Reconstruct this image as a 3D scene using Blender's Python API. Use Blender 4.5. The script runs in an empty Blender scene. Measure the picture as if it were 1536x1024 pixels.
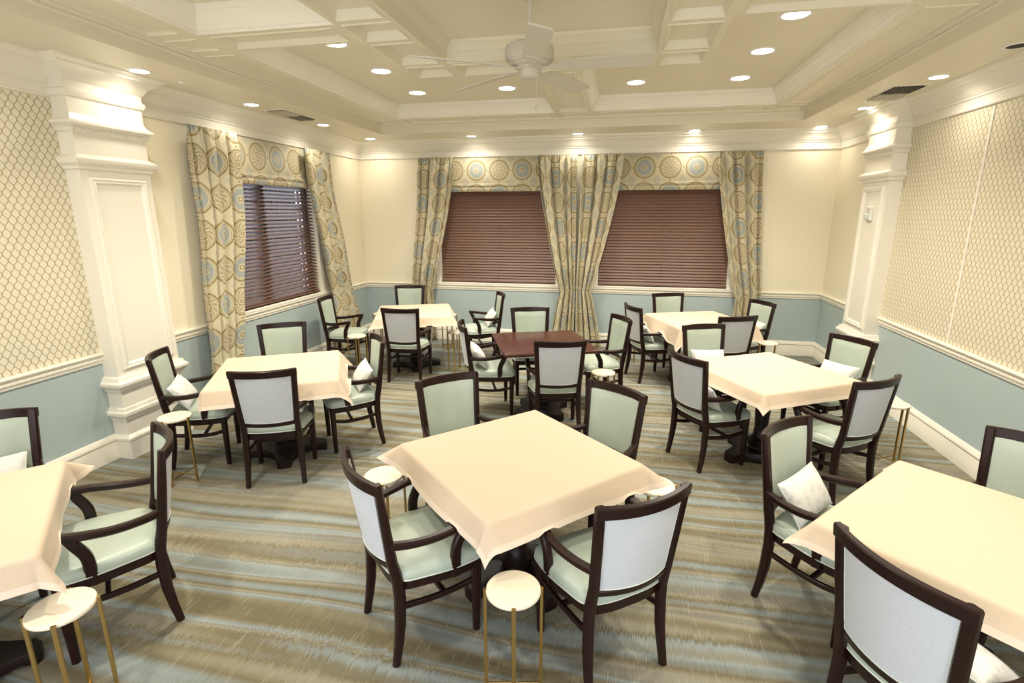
import bpy, math, random
from mathutils import Vector, Matrix
random.seed(7)
S = bpy.context.scene
COL = S.collection
PI = math.pi

# ------------------------------------------------------------------ node helpers
class NT:
    def __init__(self, name):
        self.m = bpy.data.materials.new(name); self.m.use_nodes = True
        self.t = self.m.node_tree; self.t.nodes.clear()
        self.out = self.t.nodes.new('ShaderNodeOutputMaterial')
        self.b = self.t.nodes.new('ShaderNodeBsdfPrincipled')
        self.t.links.new(self.b.outputs[0], self.out.inputs[0])
    def n(self, typ, **kw):
        nd = self.t.nodes.new(typ)
        for k, v in kw.items(): setattr(nd, k, v)
        return nd
    def put(self, sock, v):
        if isinstance(v, bpy.types.NodeSocket): self.t.links.new(v, sock)
        elif v is not None: sock.default_value = v
    def math(self, op, a, b=None, c=None, clamp=False):
        nd = self.n('ShaderNodeMath', operation=op); nd.use_clamp = clamp
        self.put(nd.inputs[0], a)
        if b is not None: self.put(nd.inputs[1], b)
        if c is not None: self.put(nd.inputs[2], c)
        return nd.outputs[0]
    def mix(self, f, a, b, typ='MIX'):
        nd = self.n('ShaderNodeMix', data_type='RGBA', blend_type=typ)
        self.put(nd.inputs[0], f); self.put(nd.inputs[6], a); self.put(nd.inputs[7], b)
        return nd.outputs[2]
    def coord(self, which='Object'):
        return self.n('ShaderNodeTexCoord').outputs[which]
    def mapping(self, v, scale=(1, 1, 1), loc=(0, 0, 0), rot=(0, 0, 0)):
        nd = self.n('ShaderNodeMapping'); self.put(nd.inputs[0], v)
        nd.inputs['Scale'].default_value = scale; nd.inputs['Location'].default_value = loc; nd.inputs['Rotation'].default_value = rot
        return nd.outputs[0]
    def noise(self, v, scale, detail=2, rough=.5, out='Fac'):
        nd = self.n('ShaderNodeTexNoise'); self.put(nd.inputs['Vector'], v)
        nd.inputs['Scale'].default_value = scale; nd.inputs['Detail'].default_value = detail; nd.inputs['Roughness'].default_value = rough
        return nd.outputs[out]
    def sep(self, v):
        nd = self.n('ShaderNodeSeparateXYZ'); self.put(nd.inputs[0], v); return nd.outputs
    def comb(self, x, y, z=0.0):
        nd = self.n('ShaderNodeCombineXYZ')
        self.put(nd.inputs[0], x); self.put(nd.inputs[1], y); self.put(nd.inputs[2], z); return nd.outputs[0]
    def ramp(self, f, stops, interp='LINEAR'):
        nd = self.n('ShaderNodeValToRGB'); self.put(nd.inputs[0], f); r = nd.color_ramp; r.interpolation = interp
        while len(r.elements) < len(stops): r.elements.new(.5)
        for e, (p, c) in zip(r.elements, stops): e.position = p; e.color = (*c, 1) if len(c) == 3 else c
        return nd.outputs[0]
    def bump(self, h, strength=.3, dist=.002):
        nd = self.n('ShaderNodeBump'); self.put(nd.inputs['Height'], h)
        nd.inputs['Strength'].default_value = strength; nd.inputs['Distance'].default_value = dist
        self.t.links.new(nd.outputs[0], self.b.inputs['Normal'])
    def set(self, color=None, rough=.5, metal=0, spec=None, sheen=None, coat=None):
        if color is not None: self.put(self.b.inputs['Base Color'], (*color, 1) if isinstance(color, tuple) and len(color) == 3 else color)
        self.put(self.b.inputs['Roughness'], rough); self.b.inputs['Metallic'].default_value = metal
        if spec is not None: self.b.inputs['Specular IOR Level'].default_value = spec
        if sheen: self.b.inputs['Sheen Weight'].default_value = sheen
        if coat: self.b.inputs['Coat Weight'].default_value = coat
        return self.m

def plain(name, c, rough=.5, metal=0, var=.04, scale=6, spec=None):
    t = NT(name); n = t.noise(t.coord(), scale, 3)
    a = tuple(x * (1 - var) for x in c); b = tuple(min(1, x * (1 + var)) for x in c)
    return t.set(t.mix(n, (*a, 1), (*b, 1)), rough, metal, spec)

M = {}
M['trim'] = plain('white_trim_paint', (.83, .79, .685), .28, var=.015)
M['ceil'] = plain('ceiling_paint', (.76, .71, .565), .45, var=.015)
M['cream'] = plain('cream_wall_paint', (.83, .765, .595), .7, var=.02, scale=2)
M['dado'] = plain('blue_grey_wall_paint', (.42, .505, .51), .6, var=.03, scale=2)
M['fanwhite'] = plain('fan_white', (.62, .58, .49), .4, var=.01)
M['gold'] = plain('brass', (.50, .34, .13), .32, 1, var=.08)
M['vent'] = plain('vent_metal', (.55, .5, .4), .5, var=.02)
M['dark'] = plain('vent_dark', (.02, .02, .018), .8)
M['plasticw'] = plain('white_plastic', (.8, .78, .74), .35, var=.01)
M['glide'] = plain('nylon_glide', (.6, .6, .55), .5)
M['slatback'] = plain('brown_blind', (.17, .088, .056), .42, var=.12, scale=14)
M['cord'] = plain('blind_cord', (.25, .15, .10), .8)

M['bronze'] = plain('dark_bronze_sash', (.03, .022, .018), .5)
def wood(name, c1, c2, rough, sc=(1, 1, 9)):
    t = NT(name); v = t.mapping(t.coord(), scale=sc)
    n = t.noise(v, 9, 5, .65)
    t.set(t.mix(n, (*c1, 1), (*c2, 1)), rough, spec=.3); t.bump(n, .08, .001); return t.m
M['wood'] = wood('espresso_wood', (.0075, .0026, .0021), (.022, .0065, .0044), .32, (9, 9, 1))
M['basewood'] = wood('dark_base_wood', (.005, .0022, .0018), (.014, .005, .004), .4, (9, 9, 1))
M['woodtop'] = wood('mahogany_top', (.036, .0105, .007), (.082, .024, .014), .26, (1, 9, 9))

t = NT('green_vinyl'); o = t.coord(); n = t.noise(o, 7, 4, .6); n2 = t.noise(o, 130, 2)
t.set(t.mix(n, (.345, .405, .335, 1), (.44, .50, .42, 1)), .38, sheen=.1); t.bump(n2, .12, .001); M['green'] = t.m
t = NT('grey_weave'); x, y, z = t.sep(t.coord())
w1 = t.math('SINE', t.math('MULTIPLY', x, 900)); w2 = t.math('SINE', t.math('MULTIPLY', z, 900)); w = t.math('MULTIPLY', w1, w2)
n = t.noise(t.coord(), 160, 2)
t.set(t.mix(n, (.43, .46, .49, 1), (.57, .59, .62, 1)), .85, sheen=.2); t.bump(t.math('ADD', w, n), .25, .001); M['grey'] = t.m
M['piping'] = plain('pale_piping', (.62, .66, .60), .5)
t = NT('pillow_cloth'); o = t.coord(); v = t.n('ShaderNodeTexVoronoi'); t.put(v.inputs['Vector'], o); v.inputs['Scale'].default_value = 26
f = t.ramp(v.outputs['Distance'], [(.0, (.42, .43, .41)), (.35, (.58, .58, .54)), (1, (.66, .65, .61))])
t.set(f, .85, sheen=.2); t.bump(t.noise(o, 220, 2), .2, .001); M['pillow'] = t.m
M['stone'] = plain('cream_stone', (.80, .70, .54), .3, var=.07, scale=9)

# linen cloth with a paler hem (uv in metres from the cloth edge)
t = NT('peach_linen'); u, v, _ = t.sep(t.coord('UV'))
e = t.math('MINIMUM', u, v); hem = t.math('LESS_THAN', e, .028)
lin = t.noise(t.mapping(t.coord('UV'), scale=(4, 90, 1)), 4, 3); lin2 = t.noise(t.mapping(t.coord('UV'), scale=(90, 4, 1)), 4, 3)
l = t.math('ADD', lin, lin2)
c = t.mix(t.math('MULTIPLY', l, .5), (.51, .395, .28, 1), (.595, .48, .352, 1))
c = t.mix(t.math('MULTIPLY', hem, .55), c, (.70, .60, .50, 1))
t.set(c, .75, sheen=.15); t.bump(l, .12, .0008); M['cloth'] = t.m

# carpet: uneven bands across the room with fringed edges and fine ribs
t = NT('striped_carpet'); o = t.coord(); x, y, z = t.sep(o)
wav = t.noise(t.comb(t.math('MULTIPLY', x, .42), t.math('MULTIPLY', y, .9)), 1.0, 1)
fr = t.noise(t.comb(t.math('MULTIPLY', x, 150), t.math('MULTIPLY', y, 1.5)), 1.0, 0)
gate = t.noise(t.comb(t.math('MULTIPLY', x, .7), t.math('MULTIPLY', y, 3.0), 3.0), 1.0, 1)
gate = t.math('MULTIPLY', t.math('SUBTRACT', gate, .42, clamp=True), .34)
yy = t.math('ADD', y, t.math('MULTIPLY', t.math('SUBTRACT', wav, .5), .34))
yf = t.math('ADD', yy, t.math('MULTIPLY', t.math('SUBTRACT', fr, .5), gate))
s1 = t.noise(t.comb(t.math('MULTIPLY', x, .13), t.math('MULTIPLY', yf, 4.4)), 1.0, 1.6, .55)
BL = (.215, .250, .238); BLL = (.285, .320, .305); TA = (.215, .190, .122); OL = (.160, .138, .080); TP = (.200, .190, .150); CR = (.285, .268, .205)
base = t.ramp(s1, [(0, TA), (.30, OL), (.36, TA), (.39, BL), (.425, BLL), (.45, TP), (.48, CR), (.515, TA), (.545, OL), (.57, TP), (.60, BL), (.64, BLL), (.69, TA), (1, OL)])
thr = t.noise(t.comb(t.math('MULTIPLY', x, 150), t.math('MULTIPLY', y, 6.5), 1.7), 1.0, 1, .6)
ln = t.ramp(thr, [(.63, (0, 0, 0)), (.70, (1, 1, 1))])
c = t.mix(t.math('MULTIPLY', ln, .34), base, (.42, .385, .28, 1))
dk = t.ramp(thr, [(.28, (1, 1, 1)), (.34, (0, 0, 0))]); c = t.mix(t.math('MULTIPLY', dk, .25), c, (.10, .08, .05, 1))
rib = t.math('SINE', t.math('MULTIPLY', x, 2 * PI / .0085))
c = t.mix(t.math('MULTIPLY', t.math('GREATER_THAN', rib, .1), .26), c, (.085, .075, .055, 1))
t.set(c, .95, spec=.1); t.bump(t.math('ADD', rib, t.math('MULTIPLY', thr, 2)), .3, .002); M['carpet'] = t.m

# ogee trellis wallpaper; horizontal axis y, vertical z
def wallpaper(name):
    t = NT(name); x, y, z = t.sep(t.coord())
    px, pz, A = .054, .088, .0142
    cz = t.math('MULTIPLY', t.math('COSINE', t.math('MULTIPLY', z, 2 * PI / pz)), A)
    ls = []
    for sg in (1, -1):
        q = t.math('DIVIDE', t.math('ADD', y, t.math('MULTIPLY', cz, sg)), px)
        q = t.math('ADD', q, .25 * sg)
        d = t.math('ABSOLUTE', t.math('SUBTRACT', t.math('FRACT', q), .5))
        ls.append(t.math('LESS_THAN', d, .072))
    line = t.math('MAXIMUM', *ls)
    n = t.noise(t.coord(), 60, 3)
    g = t.mix(n, (.70, .64, .49, 1), (.77, .71, .56, 1))
    w = t.mix(n, (.36, .30, .17, 1), (.42, .36, .22, 1))
    t.set(t.mix(line, g, w), .6); return t.m
M['paper'] = wallpaper('trellis_wallpaper')

# drapery: medallions on a cream ground, uv in metres
t = NT('medallion_drapery'); u, v, _ = t.sep(t.coord('UV'))
P_ = .345
cu = t.math('DIVIDE', u, P_); cv = t.math('DIVIDE', v, P_)
fu = t.math('SUBTRACT', t.math('FRACT', cu), .5); fv = t.math('SUBTRACT', t.math('FRACT', cv), .5)
r = t.math('SQRT', t.math('ADD', t.math('MULTIPLY', fu, fu), t.math('MULTIPLY', fv, fv)))
ang = t.math('ARCTAN2', fv, fu)
par = t.math('GREATER_THAN', t.math('FRACT', t.math('MULTIPLY', t.math('ADD', t.math('FLOOR', cu), t.math('FLOOR', cv)), .5)), .25)
n = t.noise(t.mapping(t.coord('UV'), scale=(34, 8, 1)), 3, 3, .6)
cream = t.mix(n, (.47, .42, .28, 1), (.62, .56, .39, 1))
blue = t.mix(n, (.235, .26, .25, 1), (.40, .42, .375, 1))
tan = t.mix(n, (.22, .165, .06, 1), (.31, .245, .11, 1)); brn = (.36, .285, .165, 1)
def band(a, b): return t.math('MULTIPLY', t.math('GREATER_THAN', r, a), t.math('LESS_THAN', r, b))
pet = t.math('GREATER_THAN', t.math('SINE', t.math('ADD', t.math('MULTIPLY', ang, 12), t.math('MULTIPLY', r, 40))), -.1)
# ground between medallions: blue ikat diamonds with small tan dots
gx = t.math('ABSOLUTE', t.math('SUBTRACT', t.math('ABSOLUTE', fu), .5)); gy = t.math('ABSOLUTE', t.math('SUBTRACT', t.math('ABSOLUTE', fv), .5))
dia = t.math('LESS_THAN', t.math('ADD', gx, t.math('MULTIPLY', gy, .8)), .17)
gr = t.math('SQRT', t.math('ADD', t.math('MULTIPLY', gx, gx), t.math('MULTIPLY', gy, gy)))
col = t.mix(t.math('MULTIPLY', dia, .45), cream, blue)
dot = t.math('LESS_THAN', gr, .035); col = t.mix(dot, col, cream)
for dx, dy in ((gx, t.math('ABSOLUTE', fv)), (gy, t.math('ABSOLUTE', fu))):
    dd = t.math('LESS_THAN', t.math('SQRT', t.math('ADD', t.math('MULTIPLY', dx, dx), t.math('MULTIPLY', dy, dy))), .03)
    col = t.mix(dd, col, tan)
inner_blue = t.mix(band(.0, .30), cream, blue)
inner_blue = t.mix(band(.075, .115), inner_blue, cream); inner_blue = t.mix(band(0, .075), inner_blue, tan); inner_blue = t.mix(band(0, .04), inner_blue, cream)
inner_tan = t.mix(t.math('MULTIPLY', band(.16, .31), pet), cream, brn)
inner_tan = t.mix(band(.105, .135), inner_tan, tan); inner_tan = t.mix(band(.03, .06), inner_tan, tan)
inner = t.mix(par, inner_blue, inner_tan)
col = t.mix(t.math('LESS_THAN', r, .40), col, inner)
col = t.mix(band(.375, .425), col, tan); col = t.mix(band(.335, .35), col, tan)
t.set(col, .6, sheen=.2); M['drape'] = t.m

t = NT('window_glass'); t.set((.9, .93, .95), .02, spec=.5); t.b.inputs['Transmission Weight'].default_value = 1.0; t.b.inputs['IOR'].default_value = 1.02; M['glass'] = t.m
t = NT('dusk_dark_leaves'); n = t.noise(t.coord(), 9, 6, .7); t.set(t.mix(n, (.006, .010, .006, 1), (.045, .065, .035, 1)), .8); M['hedge'] = t.m  # leaf colours darkened to stand in for dusk under the bright world
M['outwall'] = plain('dusk_dark_outside', (.045, .035, .05), .8, var=.2)  # dusk put into the colour, so lattice and ground stay dark
t = NT('lamp_lens'); t.set((1, .95, .85), .4); t.b.inputs['Emission Color'].default_value = (1, .95, .86, 1); t.b.inputs['Emission Strength'].default_value = 9; M['lens'] = t.m

# ------------------------------------------------------------------ mesh helpers
class MB:
    def __init__(self): self.v = []; self.f = []; self.m = []; self.uv = {}
    def add(self, vs, fs, mi=0, uvs=None):
        b = len(self.v); self.v += [tuple(p) for p in vs]
        for k, f in enumerate(fs):
            self.f.append(tuple(i + b for i in f)); self.m.append(mi)
        if uvs:
            for i, q in enumerate(uvs): self.uv[b + i] = q
    def box(self, x0, x1, y0, y1, z0, z1, bev=0.0, mi=0):
        if bev <= 0:
            vs = [(x, y, z) for z in (z0, z1) for y in (y0, y1) for x in (x0, x1)]
            self.add(vs, [(0, 2, 3, 1), (4, 5, 7, 6), (0, 1, 5, 4), (2, 6, 7, 3), (0, 4, 6, 2), (1, 3, 7, 5)], mi); return
        b = bev
        rings = [(z0, b), (z0 + b, 0), (z1 - b, 0), (z1, b)]
        lv = []
        for z, i in rings:
            c = b
            a0, a1, c0, c1 = x0 + i, x1 - i, y0 + i, y1 - i
            k = c * (.6 if i == 0 else .25)
            lv.append([(a0 + k, c0, z), (a1 - k, c0, z), (a1, c0 + k, z), (a1, c1 - k, z), (a1 - k, c1, z), (a0 + k, c1, z), (a0, c1 - k, z), (a0, c0 + k, z)])
        self.loft(lv, True, True, mi)
    def loft(self, rings, cap0=True, cap1=True, mi=0, closed=True, uvs=None):
        n = len(rings[0]); vs = [p for r in rings for p in r]; fs = []
        for i in range(len(rings) - 1):
            for j in range(n if closed else n - 1):
                k = (j + 1) % n
                fs.append((i * n + j, i * n + k, (i + 1) * n + k, (i + 1) * n + j))
        if cap0: fs.append(tuple(range(n - 1, -1, -1)))
        if cap1: fs.append(tuple((len(rings) - 1) * n + j for j in range(n)))
        self.add(vs, fs, mi, uvs)
    def sweep(self, pts, side, w, h, ch=.25, mi=0, closed=False):
        """rectangular bar with chamfered edges along pts; side = sideways direction (vector or list)"""
        P = [Vector(p) for p in pts]; n = len(P); rings = []
        for i in range(n):
            a = P[(i - 1) % n] if (closed or i > 0) else P[0]; b = P[(i + 1) % n] if (closed or i < n - 1) else P[-1]
            tg = (b - a).normalized()
            s = Vector(side[i] if isinstance(side, list) else side); s = (s - tg * s.dot(tg)).normalized()
            u = tg.cross(s)
            ww = (w[i] if isinstance(w, (list, tuple)) else w) / 2; hh = (h[i] if isinstance(h, (list, tuple)) else h) / 2
            c = ch * 2 * min(ww, hh)
            rings.append([P[i] + s * a_ + u * b_ for a_, b_ in ((ww, hh - c), (ww - c, hh), (-ww + c, hh), (-ww, hh - c), (-ww, -hh + c), (-ww + c, -hh), (ww - c, -hh), (ww, -hh + c))])
        if closed: rings.append(rings[0])
        self.loft(rings, not closed, not closed, mi)
    def lathe(self, prof, n=24, cx=0, cy=0, cap0=True, cap1=True, mi=0):
        rings = [[(cx + r * math.cos(2 * PI * k / n), cy + r * math.sin(2 * PI * k / n), z) for k in range(n)] for r, z in prof]
        self.loft(rings, cap0, cap1, mi)
    def tube(self, pts, r, n=8, mi=0):
        P = [Vector(p) for p in pts]; rings = []
        for i in range(len(P)):
            tg = (P[min(i + 1, len(P) - 1)] - P[max(i - 1, 0)]).normalized()
            s = tg.cross(Vector((.3, .9, .2))).normalized(); u = tg.cross(s)
            rings.append([P[i] + (s * math.cos(2 * PI * k / n) + u * math.sin(2 * PI * k / n)) * r for k in range(n)])
        self.loft(rings, True, True, mi)
    def build(self, name, mats, parent=None, ang=40):
        me = bpy.data.meshes.new(name); me.from_pydata(self.v, [], self.f)
        mats = mats if isinstance(mats, (list, tuple)) else [mats]
        for m in mats: me.materials.append(m)
        for p, mi in zip(me.polygons, self.m): p.material_index = mi; p.use_smooth = True
        if self.uv:
            l = me.uv_layers.new(name='UVMap')
            for lp in me.loops:
                if lp.vertex_index in self.uv: l.data[lp.index].uv = self.uv[lp.vertex_index]
        me.validate(); me.update()
        import bmesh
        bm = bmesh.new(); bm.from_mesh(me); bmesh.ops.recalc_face_normals(bm, faces=bm.faces); bm.to_mesh(me); bm.free()
        me.set_sharp_from_angle(angle=math.radians(ang))
        o = bpy.data.objects.new(name, me); COL.objects.link(o)
        if parent: o.parent = parent
        return o

def thing(name, label, cat, loc=(0, 0, 0), rz=0.0, group=None):
    o = bpy.data.objects.new(name, None); COL.objects.link(o); o.empty_display_size = .1
    o.location = loc; o.rotation_euler = (0, 0, rz); o['label'] = label; o['category'] = cat
    if group: o['group'] = group
    return o
def tag(o, label, cat, group=None):
    o['label'] = label; o['category'] = cat
    if group: o['group'] = group
    return o
def struct(o): o['kind'] = 'structure'; return o
def dup(root, loc, rz, label, group=None):
    r = root.copy(); COL.objects.link(r); r.location = loc; r.rotation_euler = (0, 0, rz); r['label'] = label
    if group: r['group'] = group
    for c in root.children:
        q = c.copy(); COL.objects.link(q); q.parent = r
        for d in c.children:
            e = d.copy(); COL.objects.link(e); e.parent = q
    return r
def lerp(tab, x):
    for (a, b), (c, d) in zip(tab, tab[1:]):
        if x <= c:
            k = max(0, (x - a) / (c - a)); return b + (d - b) * k
    return tab[-1][1]
def smoothpts(pts, n=12):
    """Catmull-Rom through pts"""
    P = [Vector(p) for p in pts]; P = [2 * P[0] - P[1]] + P + [2 * P[-1] - P[-2]]; out = []
    for i in range(1, len(P) - 2):
        for k in range(n if i < len(P) - 3 else n + 1):
            q = k / n; a, b, c, d = P[i - 1], P[i], P[i + 1], P[i + 2]
            out.append(.5 * ((2 * b) + (c - a) * q + (2 * a - 5 * b + 4 * c - d) * q * q + (3 * b - a - 3 * c + d) * q ** 3))
    return out

# ------------------------------------------------------------------ room
XL, XR, YB, YF = -4.037, 2.751, 7.908, -.60
Z1, Z2, Z3 = 3.035, 3.16, 3.32
XC, YC = -.63, 3.655
TH = .16
mb = MB(); mb.add([(XL - .3, -2.2, 0), (XR + .3, -2.2, 0), (XR + .3, YB + .3, 0), (XL - .3, YB + .3, 0), (XL - .3, -2.2, -.1), (XR + .3, -2.2, -.1), (XR + .3, YB + .3, -.1), (XL - .3, YB + .3, -.1)],
    [(0, 1, 2, 3), (7, 6, 5, 4), (0, 4, 5, 1), (1, 5, 6, 2), (2, 6, 7, 3), (3, 7, 4, 0)])
struct(mb.build('floor', M['carpet']))

WZ0, WZ1 = .93, 2.60
WL = (4.74, 6.56)
WB = [(-2.755, -.94), (-.31, 1.505)]
def wall(name, axis, holes, a0, a1, face, out):
    """wall along axis ('x' or 'y'); face = room-side plane, out = thickness sign"""
    mb = MB(); us = sorted({a0, a1, *[h for q in holes for h in q]}); zs = [0, .86, WZ0, WZ1, 3.45] if holes else [0, .86, 3.45]
    for u0, u1 in zip(us, us[1:]):
        for z0, z1 in zip(zs, zs[1:]):
            if any(h[0] <= u0 and u1 <= h[1] for h in holes) and WZ0 <= z0 and z1 <= WZ1: continue
            mi = 0 if z0 < .8 else 1
            f0, f1 = sorted((face, face + out * TH))
            if axis == 'x': mb.box(u0, u1, f0, f1, z0, z1, 0, mi)
            else: mb.box(f0, f1, u0, u1, z0, z1, 0, mi)
    return struct(mb.build(name, [M['dado'], M['cream']]))
wall('wall_back', 'x', WB, XL - TH, XR + TH, YB, 1)
wl = wall('wall_left', 'y', [WL], YF, YB, XL, -1)
wr = wall('wall_right', 'y', [], YF, YB, XR, 1)
# the front side behind the camera: two returns and a wide opening, shaped to let cool world light in
mb = MB()
mb.box(XL - TH, XL + .7, YF - TH, YF, 0, 3.45, 0, 1); mb.box(XR - .7, XR + TH, YF - TH, YF, 0, 3.45, 0, 1); mb.box(XL + .7, XR - .7, YF - TH, YF, 2.6, 3.45, 0, 1)
struct(mb.build('wall_front', [M['dado'], M['cream']]))
# wallpaper on both long walls, in front of the pilasters
PL0, PL1 = 3.31, 3.91
PR0, PR1 = 6.165, 6.75
mb = MB(); mb.box(XL, XL + .004, YF, PL0, .885, 2.775); o = struct(mb.build('wallpaper', M['paper'], wl))
mb = MB(); mb.box(XR - .004, XR, YF, PR0, .885, 2.775); o = struct(mb.build('wallpaper', M['paper'], wr))
mb = MB()
for y in (4.955, 3.1, 1.3): mb.box(XR - .012, XR - .004, y - .012, y + .012, .885, 2.775, .003)
struct(mb.build('seam_strip', M['trim'], wr))

def run(mb, prof, segs):
    """moulding profile (d from wall, z) along straight segments given as (p0, p1, inward normal), ends mitred by m0, m1 (+1 inside corner, 0 square)"""
    for p0, p1, nrm, m0, m1 in segs:
        p0 = Vector(p0); p1 = Vector(p1); nv = Vector(nrm); tg = (p1 - p0).normalized()
        r0 = [(*(p0 + nv * d + tg * d * m0), z) for d, z in prof]; r1 = [(*(p1 + nv * d - tg * d * m1), z) for d, z in prof]
        mb.loft([r0, r1], True, True)
bl = (XL, YB); br = (XR, YB)
def three(name_, prof, gaps_l, gaps_r, gap_b, yl=YF):
    """left, back and right runs as three separate objects"""
    outs = []
    for nm, base, nrm, gaps in (('left', XL, (1, 0), gaps_l), ('right', XR, (-1, 0), gaps_r)):
        mb = MB(); y = yl
        for g0, g1 in sorted(gaps) + [(YB, YB)]:
            if g0 > y: run(mb, prof, [((base, y), (base, g0), nrm, 0, 1 if g0 == YB else 0)])
            y = g1
        outs.append(struct(mb.build(name_ % nm, M['trim'])))
    mb = MB(); x = XL
    for g0, g1 in sorted(gap_b) + [(XR, XR)]:
        run(mb, prof, [((x, YB), (g0, YB), (0, -1), 1 if x == XL else 0, 1 if g0 == XR else 0)]); x = g1
    outs.append(struct(mb.build(name_ % 'back', M['trim'])))
    return outs
base_prof = [(0, 0), (.022, 0), (.022, .145), (.016, .155), (.026, .163), (.026, .178), (.016, .190), (.010, .205), (0, .208)]
rail_prof = [(0, .812), (.012, .815), (.014, .835), (.022, .842), (.022, .856), (.016, .862), (.016, .872), (.032, .880), (.036, .890), (.032, .900), (0, .902)]
crown_prof = [(0, 2.782), (.018, 2.784), (.022, 2.792), (.018, 2.800), (.012, 2.803), (.012, 2.868), (.024, 2.874), (.024, 2.886), (.032, 2.892), (.044, 2.915), (.066, 2.945), (.098, 2.972), (.118, 2.982), (.122, 2.996), (.136, 3.0), (.150, 3.012), (.156, 3.026), (.156, Z1 + .005), (0, Z1 + .005)]
three('baseboard_%s', base_prof, [(PL0, PL1)], [(PR0, PR1)], [])
three('trim_rail_%s', rail_prof, [(PL0, PL1)], [(PR0, PR1)], [])
three('trim_crown_%s', crown_prof, [(PL0, PL1)], [(PR0, PR1)], [])

# pilasters
def pilaster(name, xw, sx, y0, y1):
    D = .135
    prof = [(.022, 0), (.022, .145), (.016, .155), (.030, .163), (.030, .180), (.014, .200), (.004, .208), (.004, .322), (.014, .330), (.014, .345), (.026, .362), (.040, .378), (.040, .402), (.026, .412), (.018, .436), (.004, .440),
            (.004, .570), (.018, .578), (.018, .590), (.036, .612), (.050, .630), (.050, .652), (.034, .664), (.022, .694), (.0, .700),
            (0, 2.292), (.018, 2.300), (.018, 2.318), (.042, 2.338), (.048, 2.352), (.048, 2.372), (.020, 2.392), (.004, 2.402),
            (.004, 2.556), (.018, 2.562), (.018, 2.590), (.030, 2.598), (.052, 2.612), (.052, 2.628), (.030, 2.640), (.010, 2.676), (.008, 2.690),
            (.008, 2.792), (.020, 2.798), (.030, 2.822), (.030, 2.840), (.016, 2.848), (.016, 2.900), (.030, 2.912), (.042, 2.93), (.062, 2.955), (.094, 2.978), (.118, 2.99), (.122, 3.004), (.15, 3.02), (.152, Z1 + .004)]
    mb = MB(); rings = []
    for f, z in prof:
        xf = xw + sx * (D + f)
        rings.append([(xw, y0 - f, z), (xf, y0 - f, z), (xf, y1 + f, z), (xw, y1 + f, z)])
    mb.loft(rings, True, True)
    root = struct(mb.build(name, M['trim'], ang=25))
    # raised panel frame on the shaft
    a0, a1, b0, b1 = y0 + .055, y1 - .055, .745, 2.245
    xs = xw + sx * D; rr = []
    for k, hgt in ((0, -.002), (.004, .014), (.016, .020), (.030, .014), (.040, .016), (.050, .004), (.060, -.002)):
        x = xs + sx * hgt
        rr.append([(x, a0 + k, b0 + k), (x, a1 - k, b0 + k), (x, a1 - k, b1 - k), (x, a0 + k, b1 - k)])
    mb = MB(); mb.loft(rr, False, False); struct(mb.build('panel_moulding', M['trim'], root, ang=25))
    # twisted rope bead under the capital
    mb = MB(); zc, rr_ = 2.576, .011
    path = [(xw, y0 - .02), (xs + sx * .02, y0 - .02), (xs + sx * .02, y1 + .02), (xw, y1 + .02)]
    for (ax, ay), (bx, by) in zip(path, path[1:]):
        L = math.hypot(bx - ax, by - ay); n = int(L / .02)
        for k in range(n):
            q = (k + .5) / n; cx, cy = ax + (bx - ax) * q, ay + (by - ay) * q; dx, dy = (bx - ax) / L * .012, (by - ay) / L * .012
            mb.tube([(cx - dx, cy - dy, zc - .011), (cx, cy, zc), (cx + dx, cy + dy, zc + .011)], .0085, 6)
    struct(mb.build('rope_bead', M['trim'], root))
    return root
pilaster('trim_1', XL, 1, PL0, PL1)
pr = pilaster('trim_2', XR, -1, PR0, PR1)

# ------------------------------------------------------------------ ceiling
TXH, TYH = 2.67, 3.515      # tray half sizes
LXH, LYH = 2.27, 3.145      # lip half sizes
RH, WH = 1.245, .83         # ring / well half size
BX, BY = .19, .228          # beam half widths (beam along x, beam along y)
mb = MB()
def plate(x0, x1, y0, y1, z): mb.box(x0, x1, y0, y1, z, z + .02)
ex = .1
tx0, tx1, ty0, ty1 = XC - TXH, XC + TXH, YC - TYH, YC + TYH
plate(XL - ex, tx0, YF - ex, YB + ex, Z1); plate(tx1, XR + ex, YF - ex, YB + ex, Z1); plate(tx0, tx1, YF - ex, ty0, Z1); plate(tx0, tx1, ty1, YB + ex, Z1)
mb.box(XL - TH, XR + TH, YF - TH, YB + TH, Z3, 3.45)
struct(mb.build('ceiling', M['ceil']))
# fascia of the tray with a bead at its top, then the flat underside of the border
def offs(poly, d):
    n = len(poly); out = []
    for i in range(n):
        p, a, b = Vector(poly[i]), Vector(poly[i - 1]), Vector(poly[(i + 1) % n])
        t0 = (p - a).normalized(); t1 = (b - p).normalized()
        n0 = Vector((-t0.y, t0.x)); n1 = Vector((-t1.y, t1.x))
        out.append(p + (n0 + n1) * d)
    return out
def loopmould(mb, poly, prof):
    rings = [[(*q, z) for q in offs(poly, d)] for d, z in prof]
    mb.loft(rings, False, False)
def rect(hx, hy): return [(XC - hx, YC - hy), (XC + hx, YC - hy), (XC + hx, YC + hy), (XC - hx, YC + hy)]
mb = MB(); loopmould(mb, rect(TXH, TYH), [(.003, Z1 - .001), (.003, Z1 + .085), (.006, Z1 + .088), (.012, Z1 + .1), (.008, Z1 + .108), (.02, Z2 - .012), (.03, Z2), (.03, Z2 + .01)])
struct(mb.build('trim_3', M['ceil'], ang=25))

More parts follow.
